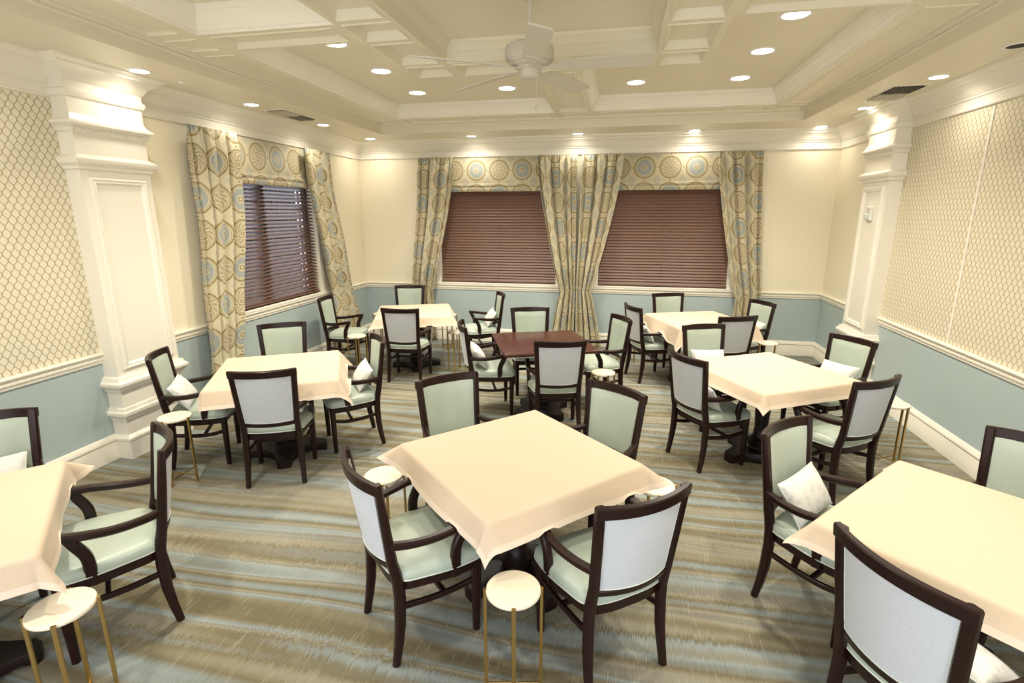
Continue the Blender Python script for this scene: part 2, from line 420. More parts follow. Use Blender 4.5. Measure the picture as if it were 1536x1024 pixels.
def cell(mb, x0, x1, y0, y1, m=.042, dep=.028):
    """flat frame with a moulded recessed panel, seen from below"""
    rr = []
    for k, z in ((0, Z2), (m, Z2), (m + .004, Z2 - .007), (m + .012, Z2 - .007), (m + .018, Z2 + .004), (m + .036, Z2 + dep), (m + .04, Z2 + dep)):
        rr.append([(x0 + k, y0 + k, z), (x1 - k, y0 + k, z), (x1 - k, y1 - k, z), (x0 + k, y1 - k, z)])
    mb.loft(rr, False, True)
# border of the tray: panels between the beam lines
mb = MB()
xs = [XC - TXH, XC - LXH, XC - BY, XC + BY, XC + LXH, XC + TXH]; ys = [YC - TYH, YC - LYH, YC - BX, YC + BX, YC + LYH, YC + TYH]
for i in range(5):
    for j in range(5):
        if i in (0, 4) or j in (0, 4): cell(mb, xs[i], xs[i + 1], ys[j], ys[j + 1], .06, .012)
struct(mb.build('trim_4', M['ceil'], ang=25))
# cross beams
for k, (x0, x1, y0, y1) in enumerate([(XC - LXH, XC - RH, YC - BX, YC + BX), (XC + RH, XC + LXH, YC - BX, YC + BX), (XC - BY, XC + BY, YC - LYH, YC - RH), (XC - BY, XC + BY, YC + RH, YC + LYH)]):
    mb = MB(); cell(mb, x0, x1, y0, y1, .05, .03); struct(mb.build('trim_%d' % (5 + k), M['ceil'], ang=25))
# ring of small coffers round the fan well
mb = MB(); W = RH - WH
br_ = [-RH, -WH, -BX - .02, BX + .02, WH, RH]
for i in range(5):
    for j in range(5):
        if i in (0, 4) or j in (0, 4): cell(mb, XC + br_[i], XC + br_[i + 1], YC + br_[j], YC + br_[j + 1], .035, .05)
struct(mb.build('trim_9', M['ceil'], ang=25))
crown2 = [(0, Z2), (0, Z2 + .018), (.010, Z2 + .022), (.012, Z2 + .032), (.018, Z2 + .04), (.026, Z2 + .066), (.042, Z2 + .092), (.060, Z2 + .110), (.064, Z2 + .122), (.074, Z2 + .128), (.080, Z2 + .142), (.080, Z3)]
k = 10
for sx in (-1, 1):
    for sy in (-1, 1):
        poly = [(LXH, BX), (RH, BX), (RH, RH), (BY, RH), (BY, LYH), (LXH, LYH)]
        poly = [(XC + sx * a, YC + sy * b) for a, b in poly]
        ar = sum(poly[i - 1][0] * poly[i][1] - poly[i][0] * poly[i - 1][1] for i in range(6))
        if ar < 0: poly = poly[::-1]
        mb = MB(); loopmould(mb, poly, crown2); struct(mb.build('trim_%d' % k, M['trim'], ang=25)); k += 1
mb = MB(); loopmould(mb, rect(WH, WH), [(0, Z2), (0, Z2 + .085), (.008, Z2 + .088), (.012, Z2 + .1), (.03, Z2 + .125), (.05, Z2 + .14), (.056, Z3)])
struct(mb.build('trim_14', M['ceil'], ang=25))

# ------------------------------------------------------------------ windows, blinds, drapery
def window(n, axis, u0, u1, face, out):
    """timber frame, mullion and glass set back in the opening, with casing and stool"""
    def B(mb, a, b, d0, d1, z0, z1, bev=0):
        f0, f1 = sorted((face + out * d0, face + out * d1))
        if axis == 'x': mb.box(a, b, f0, f1, z0, z1, bev)
        else: mb.box(f0, f1, a, b, z0, z1, bev)
    mb = MB()
    B(mb, u0, u0 + .05, .10, .155, WZ0, WZ1); B(mb, u1 - .05, u1, .10, .155, WZ0, WZ1); B(mb, u0 + .05, u1 - .05, .10, .155, WZ0, WZ0 + .05); B(mb, u0 + .05, u1 - .05, .10, .155, WZ1 - .05, WZ1)
    m = (u0 + u1) / 2; B(mb, m - .035, m + .035, .10, .155, WZ0 + .05, WZ1 - .05)
    root = struct(mb.build('window_%d' % n, M['bronze']))
    mb = MB()
    for a, b in ((u0 - .075, u0), (u1, u1 + .075)): B(mb, a, b, -.018, 0, .90, WZ1 + .075, .004)
    B(mb, u0 - .075, u1 + .075, -.018, 0, WZ1, WZ1 + .075, .004)
    struct(mb.build('window_casing', M['trim'], root))
    mb = MB(); B(mb, u0 - .09, u1 + .09, -.036, .0, .900, .930, .005); B(mb, u0, u1, 0, .10, .905, .930); struct(mb.build('window_sill', M['trim'], root))
    mb = MB(); B(mb, u0 + .05, m - .035, .125, .129, WZ0 + .05, WZ1 - .05); struct(mb.build('window_pane', M['glass'], root))
    mb = MB(); B(mb, m + .035, u1 - .05, .125, .129, WZ0 + .05, WZ1 - .05); struct(mb.build('window_pane', M['glass'], root))
    return root
window(1, 'y', WL[0], WL[1], XL, -1)
window(2, 'x', *WB[0], YB, 1); window(3, 'x', *WB[1], YB, 1)

def blind(axis, u0, u1, face, out, label, tilt, seed):
    m = (u0 + u1) / 2; hw = (u1 - u0) / 2 - .006
    loc, rz = ((m, face + out * .045, WZ0), 0) if axis == 'x' else ((face + out * .045, m, WZ0), PI / 2)
    root = thing('window_blind', label, 'blind', loc, rz, 'brown slatted window blinds')
    # local frame: x along the blind, y towards the outside (axis x) ; z up
    sgn = 1 if axis == 'x' else 1
    mb = MB(); mb.box(-hw, hw, -.03, .03, WZ1 - WZ0 - .06, WZ1 - WZ0 - .002, .003); mb.build('head_rail', M['slatback'], root)
    mb = MB(); mb.box(-hw, hw, -.025, .025, .004, .026, .004); mb.build('bottom_rail', M['slatback'], root)
    mb = MB(); z = .052; rnd = random.Random(seed)
    while z < WZ1 - WZ0 - .07:
        a = tilt + rnd.uniform(-.02, .02); c, s = math.cos(a) * .0275, math.sin(a) * .0275
        up = Vector((0, -math.sin(a), math.cos(a)))
        pr_ = [(-c, -s, 0), (0, 0, .003), (c, s, 0)]
        top = [(y, zz + k) for y, zz, k in pr_]
        r0 = [(-hw, y + up.y * .0012, z + q + up.z * .0012) for y, q in top] + [(-hw, y - up.y * .0012, z + q - up.z * .0012) for y, q in top[::-1]]
        r1 = [(hw, y_, z_) for _, y_, z_ in r0]
        mb.loft([r0, r1], True, True); z += .0425
    mb.build('slats', M['slatback'], root)
    for x in (-.62, 0, .62):
        mb = MB()
        for y in (-.027, .027): mb.tube([(x, y, .01), (x, y, WZ1 - WZ0 - .05)], .0016, 5)
        mb.build('cord', M['cord'], root)
    return root
blind('y', WL[0], WL[1], XL, -1, 'brown slatted blind with open slats in the left wall window', .42, 1)
blind('x', *WB[0], YB, 1, 'closed brown slatted blind in the left window of the back wall', 1.03, 2)
blind('x', *WB[1], YB, 1, 'closed brown slatted blind in the right window of the back wall', 1.0, 3)

# left window backdrop: lattice and hedge added to block the bright world
mb = MB(); mb.box(-9, XL - .3, 2, 12, -.15, -.05); struct(mb.build('ground', M['outwall']))
mb = MB(); rnd = random.Random(5)
for j in range(30):
    z = .25 + j * .11; mb.box(-6.42, -6.38, 3.0, 11.0, z - .032, z + .032)
for j in range(60):
    y = 3.0 + j * .135; mb.box(-6.44, -6.42, y - .032, y + .032, -.05, 3.55)
tag(mb.build('lattice_backdrop', M['outwall']), 'dark lattice fence added outside the left window to block world light', 'fence')
mb = MB(); rnd = random.Random(11)
for k in range(2400):
    y = rnd.uniform(2.5, 11.5); x = -7.25 + max(-.5,min(.5,rnd.gauss(0, .2))); z = abs(rnd.gauss(1.8, 1.0)); r = rnd.uniform(.05, .13)
    a, b = rnd.uniform(0, 6.28), rnd.uniform(-.8, .8)
    u = Vector((math.cos(a), math.sin(a), b)).normalized() * r; w = Vector((-math.sin(a), math.cos(a), rnd.uniform(-.7, .7))).normalized() * r * .5; c = Vector((x, y, z))
    mb.add([c - u, c + w, c + u, c - w], [(0, 1, 2, 3)])
mb.box(-7.85, -7.8, 2.2, 11.8, -.05, 3.6)
o = mb.build('hedge', M['hedge']); tag(o, 'dark leafy hedge added beyond the lattice to block world light outside the left window', 'hedge')

def curtain(label, axis, base, out, top, tie, bot, ztie, seed, full=1.22, nf=4, depth=.11, toph=2.772, u_off=0.0):
    """pleated panel: (left, right) extents at top, at the tie and at the floor; one uv unit = one metre of cloth"""
    rnd = random.Random(seed); NU, NV = nf * 26, 46
    ph = [rnd.uniform(-.5, .5) for _ in range(nf + 2)]
    flat = (top[1] - top[0]) * full
    mb = MB(); vs, uv = [], []
    for j in range(NV + 1):
        q = j / NV; z = toph - (toph - .012) * q
        if z > ztie:
            k = (toph - z) / (toph - ztie); e = k ** 1.35
            a = top[0] + (tie[0] - top[0]) * e; b = top[1] + (tie[1] - top[1]) * e
        else:
            k = (ztie - z) / ztie; e = k ** .8
            a = tie[0] + (bot[0] - tie[0]) * e; b = tie[1] + (bot[1] - tie[1]) * e
        w = b - a; comp = (top[1] - top[0]) / w
        near_tie = math.exp(-((z - ztie) / .16) ** 2)
        dp = depth * min(1.35, .62 + .38 * comp) * (1 - .35 * near_tie) * min(1, .35 + q * 9)
        for i in range(NU + 1):
            s = i / NU; f = s * nf
            fi = int(min(nf - 1, math.floor(f))); loc = ph[fi] + (ph[fi + 1] - ph[fi]) * (f - fi)
            wv = 2 * abs(math.cos(PI * f + loc * 2.2 * (1 - .2 * q))) ** .38 - 1.35 + .22 * math.cos(2 * PI * f * 1.7 + 3.1 * loc + 1.2 * q)
            gather = .008 * math.sin(2 * PI * f * 3.3 + seed) * math.exp(-q * 26)
            u_ = a + w * (s + .018 * math.sin(2 * PI * f + 1.3) )
            d = .112 + dp * .5 * (wv + .6) + gather + .012 * math.sin(z * 5 + seed)
            vs.append((u_, base + out * d, z) if axis == 'x' else (base + out * d, u_, z)); uv.append((u_off + s * flat, z + .12))
    n = NU + 1; fs = [(j * n + i, j * n + i + 1, (j + 1) * n + i + 1, (j + 1) * n + i) for j in range(NV) for i in range(NU)]
    mb.add(vs, fs, 0, uv)
    o = mb.build('curtain_panel', M['drape'], ang=180)
    md = o.modifiers.new('thickness', 'SOLIDIFY'); md.thickness = .004; md.offset = 0
    tag(o, label, 'curtain', 'medallion curtain panels')
    # tie band
    return o
def shade(label, axis, u0, u1, base, out, off=0.0):
    mb = MB(); prof = [(.045, 2.768), (.047, 2.42), (.050, 2.405), (.062, 2.392), (.066, 2.375), (.055, 2.362), (.052, 2.352), (.064, 2.340), (.068, 2.322), (.060, 2.300), (.055, 2.290)]
    for (d, z), nxt in zip(prof, prof[1:]): pass
    N = 24; vs, uv = [], []
    L = 0; Ls = []
    for i, (d, z) in enumerate(prof):
        if i: L += math.hypot(d - prof[i - 1][0], z - prof[i - 1][1])
        Ls.append(L)
    for i, (d, z) in enumerate(prof):
        for k in range(N + 1):
            u = u0 + (u1 - u0) * k / N; dd = d + .003 * math.sin(k * 1.1 + i)
            vs.append((u, base + out * dd, z) if axis == 'x' else (base + out * dd, u, z)); uv.append((off + u - u0, 2.592 + .173 - Ls[i]))
    n = N + 1; mb.add(vs, [(i * n + k, i * n + k + 1, (i + 1) * n + k + 1, (i + 1) * n + k) for i in range(len(prof) - 1) for k in range(N)], 0, uv)
    o = mb.build('roman_shade', M['drape'], ang=50)
    md = o.modifiers.new('thickness', 'SOLIDIFY'); md.thickness = .006; md.offset = 0
    return tag(o, label, 'window shade', 'short patterned roman shades')
curtain('medallion curtain at the far left of the back wall, pulled back to the left', 'x', YB, -1, (-3.015, -2.45), (-3.20, -2.85), (-3.29, -2.79), .80, 1, u_off=.05)
curtain('left one of the two gathered medallion curtains meeting between the back windows', 'x', YB, -1, (-1.225, -.658), (-.862, -.634), (-1.0, -.64), .84, 2, u_off=.2)
curtain('right one of the two gathered medallion curtains meeting between the back windows', 'x', YB, -1, (-.595, -.015), (-.618, -.405), (-.61, -.22), .84, 3, u_off=.0)
curtain('medallion curtain at the far right of the back wall, pulled back to the right', 'x', YB, -1, (1.205, 1.775), (1.59, 1.93), (1.52, 2.02), .80, 4, u_off=.22)
curtain('medallion curtain on the left wall beside the white pilaster', 'y', XL, 1, (4.368, 5.02), (4.27, 4.70), (4.19, 4.64), .62, 5, u_off=.1, depth=.10, nf=4)
curtain('medallion curtain on the left wall nearest the room corner', 'y', XL, 1, (6.22, 6.80), (6.63, 7.20), (6.55, 7.36), .88, 6, u_off=.15, depth=.09)
shade('short folded roman shade over the left window of the back wall', 'x', -2.62, -1.08, YB, -1, .04)
shade('short folded roman shade over the right window of the back wall', 'x', -.17, 1.36, YB, -1, .07)
shade('short folded roman shade over the left wall window', 'y', 4.88, 6.36, XL, 1, .30)

# ------------------------------------------------------------------ ceiling fittings
def downlight(x, y, z, r, label, lit=True, power=16, sp=125):
    root = thing('recessed_light', label, 'ceiling light', (x, y, z), 0, 'lit recessed ceiling lights' if lit else None)
    mb = MB(); mb.lathe([(r * .84, -.001), (r * .86, -.006), (r * 1.05, -.007), (r * 1.12, -.004), (r * 1.14, 0.002)], 32, 0, 0, False, False); mb.build('trim_ring', M['plasticw'], root)
    mb = MB(); mb.lathe([(.001, -.0045), (r * .45, -.0045), (r * .86, -.003)], 32, 0, 0, True, False); mb.build('lens', M['lens'] if lit else M['dark'], root)
    if lit:
        L = bpy.data.lights.new('downlight_lamp', 'AREA'); L.shape = 'DISK'; L.size = r * 1.5; L.energy = power; L.color = (1, .915, .775); L.spread = math.radians(sp)
        lo = bpy.data.objects.new('downlight_lamp', L); COL.objects.link(lo); lo.parent = root; lo.location = (0, 0, -.012)
    return root
PW_S, PW_T = 2.0, 13
for x, y, lb in [(-3.653, 3.714, 'recessed light shining on the top of the left white pilaster'), (-3.673, 5.008, 'recessed light over the near end of the left wall curtains'),
                 (-3.641, 6.277, 'recessed light over the left wall near the left air vent, towards the corner'), (-3.644, 7.546, 'recessed light in the back left corner of the lower ceiling'),
                 (-2.133, 7.592, 'recessed light over the left window of the back wall'), (-.641, 7.651, 'recessed light over the curtains between the two back windows'),
                 (.885, 7.70, 'recessed light over the right window of the back wall'), (2.409, 7.70, 'recessed light in the back right corner of the lower ceiling'),
                 (2.418, 6.469, 'recessed light shining on the top of the right white pilaster'), (2.433, 5.176, 'recessed light over the right wallpapered wall beside the air vent')]:
    downlight(x, y, Z1, .076, lb, True, PW_S * (.55 if y > 7.6 else 1), 150)
for x, y in [(-3.65, 2.4), (-3.65, 1.1), (2.44, 2.0), (2.44, .7)]:  # unseen lamps added along the soffit rows to light the front
    downlight(x, y, Z1, .076, 'unseen recessed light added to the lower ceiling row towards the camera', True, PW_S, 150)
downlight(2.479, 4.36, Z1, .076, 'unlit recessed light in the lower ceiling at the right photo edge', False)
for x, y, lb in [(-2.36, 6.16, 'recessed light in the back left corner of the raised ceiling'), (-2.355, 5.2, 'middle one of three recessed lights in a row left of the fan'), (-2.35, 4.33, 'recessed light left of the fan, nearest the ceiling beam'),
                 (-1.31, 6.15, 'recessed light in the raised ceiling just behind the fan'), (.08, 6.17, 'recessed light in the raised ceiling right of the fan tips'), (1.12, 6.2, 'recessed light in the back right corner of the raised ceiling'),
                 (1.11, 5.26, 'largest looking recessed light, middle of the row on the right of the fan'), (1.12, 4.40, 'recessed light right of the fan at the top of the photo')]:
    downlight(x, y, Z3, .104, lb, True, PW_T)
for x, y in [(-2.35, 2.9), (-2.35, 1.6), (1.12, 2.9), (1.12, 1.6)]:
    downlight(x, y, Z3, .104, 'recessed light in the raised ceiling above the camera', True, PW_T)
def vent(x, y, sx, sy, label):
    root = thing('air_vent', label, 'air vent', (x, y, Z1), 0)
    mb = MB(); mb.box(-sx, sx, -sy, sy, -.006, .0); hx, hy = sx - .02, sy - .02
    mb.build('frame', M['trim'], root)
    mb = MB(); mb.box(-hx, hx, -hy, hy, -.009, -.0065); mb.build('duct_shade_sheet', M['dark'], root)  # dark sheet standing in for the shade inside the duct
    mb = MB(); n = 8
    for k in range(n):
        xx = -hx + (k + .5) * 2 * hx / n
        mb.sweep([(xx, -hy, -.014), (xx, 0, -.014)], (1, 0, .8), .02, .002); mb.sweep([(xx, .004, -.014), (xx, hy, -.014)], (1, 0, -.8), .02, .002)
    mb.build('louvres', M['vent'], root)
    return root
vent(-3.62, 5.60, .12, .31, 'louvred supply air vent in the lower ceiling by the left wall window')
vent(2.37, 5.74, .14, .30, 'louvred supply air vent in the lower ceiling beside the right pilaster')
mb = MB(); mb.lathe([(.036, 0), (.036, -.005), (.03, -.008)], 20, -3.626, 4.106); 
for v_ in range(len(mb.v)): mb.v[v_] = (mb.v[v_][0], mb.v[v_][1], mb.v[v_][2] + Z1)
tag(mb.build('sprinkler_cap', M['plasticw']), 'small round sprinkler cap in the lower ceiling beside the left pilaster', 'sprinkler')
mb = MB(); mb.lathe([(.036, 0), (.036, -.006), (.03, -.009)], 20, .43, 5.02)
for v_ in range(len(mb.v)): mb.v[v_] = (mb.v[v_][0], mb.v[v_][1], mb.v[v_][2] + Z3)
tag(mb.build('sprinkler_cap', M['plasticw']), 'small round sprinkler cap in the raised ceiling behind the fan', 'sprinkler')

# fire alarm strobe on the right pilaster
xs_ = XR - .135
root = thing('alarm_strobe', 'white fire alarm strobe on the right white pilaster', 'alarm', (xs_, 6.455, 1.97), PI / 2)
mb = MB(); mb.box(-.055, .055, .0, .028, -.075, .075, .006); mb.build('backplate', M['plasticw'], root)
mb = MB(); mb.box(-.035, .035, .028, .055, -.06, -.005, .008); mb.build('strobe_lens', M['piping'], root)
mb = MB()
for k in range(4): mb.box(-.03, .03, .028, .032, .012 + k * .013, .018 + k * .013)
mb.build('sounder_grille', M['vent'], root)

# ceiling fan
fan = thing('ceiling_fan', 'white five-blade ceiling fan hanging in the coffered ceiling', 'ceiling fan', (XC, YC, Z3))
mb = MB(); mb.lathe([(.07, 0), (.07, -.012), (.055, -.035), (.02, -.05)], 28); mb.build('canopy', M['fanwhite'], fan)
mb = MB(); mb.lathe([(.0125, -.02), (.0125, -.30)], 14); mb.build('downrod', M['fanwhite'], fan)
mb = MB(); mb.lathe([(.02, -.27), (.05, -.285), (.12, -.295), (.152, -.31), (.158, -.33), (.158, -.385), (.150, -.395), (.140, -.398), (.140, -.405), (.120, -.412), (.120, -.42), (.085, -.43)], 36); mb.build('motor_housing', M['fanwhite'], fan)
mb = MB(); mb.lathe([(.085, -.428), (.085, -.438), (.062, -.443), (.066, -.452), (.066, -.482), (.055, -.492), (.02, -.496)], 30); mb.build('switch_hub', M['fanwhite'], fan)
for k in range(5):
    a = math.radians(-4 + 72 * k); pit = math.radians(-13)
    def loc(rad, w, h): 
        wy, wz = w * math.cos(pit) - h * math.sin(pit), w * math.sin(pit) + h * math.cos(pit)
        return (rad * math.cos(a) - wy * math.sin(a), rad * math.sin(a) + wy * math.cos(a), -.432 + wz)
    outl = [(.20, -.055), (.30, -.064), (.74, -.072), (.765, -.066), (.775, -.05), (.775, .05), (.765, .066), (.74, .072), (.30, .064), (.20, .055), (.185, .03), (.185, -.03)]
    mb = MB(); mb.loft([[loc(r_, w_, -.004) for r_, w_ in outl], [loc(r_, w_, .004) for r_, w_ in outl]], True, True); b = mb.build('blade', M['fanwhite'], fan)
    o2 = [(.07, -.018), (.14, -.014), (.19, -.04), (.25, -.045), (.27, -.02), (.27, .02), (.25, .045), (.19, .04), (.14, .014), (.07, .018)]
    mb = MB(); mb.loft([[loc(r_, w_, -.009) for r_, w_ in o2], [loc(r_, w_, -.0042) for r_, w_ in o2]], True, True); mb.build('blade_arm', M['fanwhite'], b)
mb = MB(); mb.tube([(.045, .02, -.485), (.047, .02, -.66)], .0018, 6); ch = mb.build('pull_chain', M['fanwhite'], fan)
mb = MB(); mb.lathe([(.003, -.655), (.008, -.665), (.010, -.675), (.006, -.688), (.002, -.69)], 12, .047, .02); mb.build('pull_knob', M['fanwhite'], ch)

# ------------------------------------------------------------------ tables
TABLES = {  # x, y, heading of an edge, half size, top height
    'T1': (-.485, 2.50, 45.5, .445), 'T2': (-2.70, 3.66, 29, .45), 'T3': (-2.735, 1.305, -43.6, .45), 'T4': (-2.60, 6.36, 21, .45),
    'T5': (-.72, 5.01, 21, .44), 'T6': (.95, 6.49, 22, .45), 'T7': (1.205, 4.375, 30, .445), 'T8': (1.485, 2.16, 48, .45)}
def table_proto():
    root = thing('pedestal_table', '', 'table', (0, 0, 0), 0)
    mb = MB(); H = .445
    rr = []
    for i, z in ((.012, .712), (.004, .716), (.0, .724), (.0, .738), (.003, .744), (.008, .746)):
        h = H - i; k = .012; rr.append([(-h + k, -h, z), (h - k, -h, z), (h, -h + k, z), (h, h - k, z), (h - k, h, z), (-h + k, h, z), (-h, h - k, z), (-h, -h + k, z)])
    mb.loft(rr, True, True); mb.build('tabletop', M['woodtop'], root)
    mb = MB(); mb.box(-.24, .24, -.035, .035, .676, .712, .004); mb.box(-.035, .035, -.24, .24, .676, .7118, .004); mb.build('top_support', M['wood'], root)
    mb = MB(); mb.lathe([(.085, .10), (.085, .125), (.094, .135), (.094, .150), (.070, .170), (.055, .20), (.050, .26), (.058, .38), (.060, .52), (.055, .60), (.068, .63), (.074, .645), (.074, .68)], 28); mb.build('column', M['basewood'], root)
    # four-footed base plate with hollow sides
    mb = MB(); out = []
    for q in range(4):
        a0 = q * PI / 2
        for dx, dy in ((.300, -.052), (.315, -.03), (.315, .03), (.300, .052)):
            out.append((dx * math.cos(a0) - dy * math.sin(a0), dx * math.sin(a0) + dy * math.cos(a0)))
        for k in range(1, 8):
            s = k / 8; p0 = Vector((.300, .052)); p2 = Vector((.052, .300)); p1 = Vector((.085, .085))
            p = p0 * (1 - s) ** 2 + p1 * 2 * s * (1 - s) + p2 * s * s
            out.append((p.x * math.cos(a0) - p.y * math.sin(a0), p.x * math.sin(a0) + p.y * math.cos(a0)))
    def zb(x, y): r = math.hypot(x, y); return .0 if r > .28 else .03
    def zt(x, y): r = math.hypot(x, y); return .105 - .045 * max(0, (r - .1) / .26)
    c0 = [(x, y, zb(x, y)) for x, y in out]; c1 = [(x, y, zt(x, y) - .008) for x, y in out]; c2 = [(x * .975, y * .975, zt(x, y)) for x, y in out]
    mb.loft([c0, c1, c2], True, True); mb.build('base', M['basewood'], root)
    return root
T_LABEL = {
    'T1': 'dark pedestal table under the cream cloth at the front centre', 'T2': 'dark pedestal table under the cream cloth beside the left pilaster', 'T3': 'dark pedestal table under the cream cloth cut by the left photo edge',
    'T4': 'dark pedestal table under the cream cloth in the back left corner', 'T5': 'bare dark mahogany square pedestal table with no cloth', 'T6': 'dark pedestal table under the cream cloth before the right back window',
    'T7': 'dark pedestal table under the cream cloth at middle right', 'T8': 'dark pedestal table under the cream cloth cut by the right photo edge'}
tp = None
for k in TABLES:
    x, y, a, h = TABLES[k]; rz = math.radians(a)
    if tp is None: tp = table_proto(); tp.location = (x, y, 0); tp.rotation_euler = (0, 0, rz); tp['label'] = T_LABEL[k]; tp['group'] = 'square pedestal dining tables'
    else:
        q = dup(tp, (x, y, 0), rz, T_LABEL[k])
        if k == 'T5':
            for c in q.children:
                if c.name.startswith('base'): c.rotation_euler = (0, 0, math.radians(25))

# ------------------------------------------------------------------ chairs
ZS = .472
def post_y(z): return lerp([(0, -.234), (.10, -.216), (.20, -.203), (.33, -.197), (.42, -.201), (.515, -.222), (.70, -.246), (.915, -.272)], z)
def post_x(z): return lerp([(0, .197), (.2, .191), (.42, .186), (.515, .186), (.70, .196), (.915, .208)], z)
def sag(z): return lerp([(.40, .030), (.49, .040), (.9, .052)], z)
def rounded(pts, rad, n=5):
    out = []; N = len(pts)
    for i in range(N):
        p, a, b = Vector(pts[i]), Vector(pts[i - 1]), Vector(pts[(i + 1) % N]); r = rad[i] if isinstance(rad, list) else rad
        d0 = (a - p).normalized() * r; d1 = (b - p).normalized() * r
        for k in range(n + 1):
            s = k / n; out.append((p + d0) * (1 - s) ** 2 + p * 2 * s * (1 - s) + (p + d1) * s * s)
    return out
def seat_outline(grow=0.0):
    f = [(-.243 - grow, .205 + grow), (-.252 - grow, .05), (-.205 - grow, -.190 - grow * .3), (-.10, -.218 - grow * .3), (.10, -.218 - grow * .3), (.205 + grow, -.190 - grow * .3), (.252 + grow, .05), (.243 + grow, .205 + grow), (.0, .228 + grow)]
    return rounded(f, [.05, .07, .05, .06, .06, .05, .07, .05, .15], 5)
def chair_proto():
    root = thing('dining_armchair', '', 'chair', (0, 0, 0), 0)
    # rear legs run on into the back posts
    for sx in (-1, 1):
        zs = [0, .05, .10, .15, .2, .26, .33, .42]
        mb = MB(); mb.sweep([(sx * post_x(z), post_y(z), z) for z in zs], (1, 0, 0), [.032, .034, .036, .038, .040, .041, .041, .041], [.034, .037, .040, .043, .046, .048, .049, .050]); l = mb.build('leg', M['wood'], root)
        mb = MB(); mb.lathe([(.009, -.001), (.010, .004)], 10, sx * post_x(0), post_y(0)); mb.build('glide', M['glide'], l)
    for sx in (-1, 1):
        zs = [0, .1, .2, .3, .42]
        mb = MB(); mb.sweep([(sx * lerp([(0, .209), (.42, .212)], z), lerp([(0, .174), (.42, .178)], z), z) for z in zs], (1, 0, 0), [.032, .036, .040, .043, .045], [.032, .036, .040, .043, .045]); l = mb.build('leg', M['wood'], root)
        mb = MB(); mb.lathe([(.009, -.001), (.010, .004)], 10, sx * .209, .174); mb.build('glide', M['glide'], l)
    # back frame: posts, top rail, lower rail, all following the hollow of the back
    mb = MB()
    for sx in (-1, 1):
        zs = [.40, .46, .515, .6, .7, .8, .87, .908]
        mb.sweep([(sx * post_x(z), post_y(z), z) for z in zs], (1, .0, 0), [.040, .040, .040, .041, .042, .042, .042, .042], [.048, .047, .045, .042, .039, .036, .033, .032])
    N = 16
    for zc, hh, th in ((.888, .054, .028), (.492, .034, .026)):
        pts, sd = [], []
        for k in range(N + 1):
            u = -1 + 2 * k / N; x = u * (post_x(zc) + .0 + (.0185 if zc > .8 else -.01)); y = post_y(zc) - sag(zc) * (1 - u * u)
            pts.append((x, y, zc)); sd.append((0, post_y(zc + .02) - post_y(zc - .02), .04))
        mb.sweep(pts, sd, hh, th, .18)
    mb.build('back_frame', M['wood'], root)
    # upholstery: green in front, grey behind
    def pad(z0, z1, y0, y1, puff, ins):
        NX, NZ = 16, 12; F, B = [], []
        for j in range(NZ + 1):
            z = z0 + (z1 - z0) * j / NZ
            for i in range(NX + 1):
                u = -1 + 2 * i / NX; x = u * (post_x(z) - ins); yc = post_y(z) - sag(z) * (1 - u * u)
                e = (1 - u ** 8) * (1 - (2 * j / NZ - 1) ** 8)
                F.append((x, yc + y1 + puff * e ** .6, z)); B.append((x, yc + y0, z))
        n = NX + 1; m = len(F); fs = []
        for j in range(NZ):
            for i in range(NX):
                a = j * n + i; fs += [(a, a + 1, a + n + 1, a + n), (m + a, m + a + n, m + a + n + 1, m + a + 1)]
        ring = [i for i in range(n)] + [j * n + NX for j in range(1, NZ + 1)] + [NZ * n + i for i in range(NX - 1, -1, -1)] + [j * n for j in range(NZ - 1, 0, -1)]
        for a, b in zip(ring, ring[1:] + ring[:1]): fs.append((a, m + a, m + b, b))
        q = MB(); q.add(F + B, fs); return q
    o = pad(.505, .866, -.001, .006, .010, .0165).build('backrest', M['green'], root)
    q = pad(.505, .866, -.009, -.001, 0, .0165)
    o = q.build('back_panel', M['grey'], root); o['label'] = 'pale grey woven outside of the backrest'
    mb = MB(); rim = []
    for u in [-1 + k / 6 for k in range(13)]: rim.append((u, .864))
    for z in (.80, .72, .64, .56): rim.append((1, z))
    for u in [1 - k / 6 for k in range(13)]: rim.append((u, .509))
    for z in (.56, .64, .72, .80): rim.append((-1, z))
    pp = [(u * (post_x(z) - .0205), post_y(z) - sag(z) * (1 - u * u) - .0105, z) for u, z in rim]
    mb.sweep(pp, (0, 1, 0), .004, .004, .25, 0, True); mb.build('piping', M['piping'], o)
    # seat
    mb = MB(); C = Vector((0, 0))
    rings = []
    base = seat_outline(.0)
    for s, z in ((.97, .408), (1.0, .416), (1.012, .432), (1.0, .450), (.955, .464), (.86, .473), (.70, .479), (.45, .483), (.2, .485)):
        rings.append([(p.x * s, p.y * s, z) for p in base])
    mb.loft(rings, True, True); seat = mb.build('seat', M['green'], root, ang=60)
    mb = MB(); mb.sweep([(p.x * 1.008, p.y * 1.008, .417) for p in base], (0, 0, 1), .006, .006, .25, 0, True); mb.build('piping', M['piping'], seat)
    mb = MB(); fr = seat_outline(-.012)
    mb.loft([[(p.x, p.y, .362) for p in fr], [(p.x, p.y, .410) for p in fr]], True, True); mb.build('seat_frame', M['wood'], root)
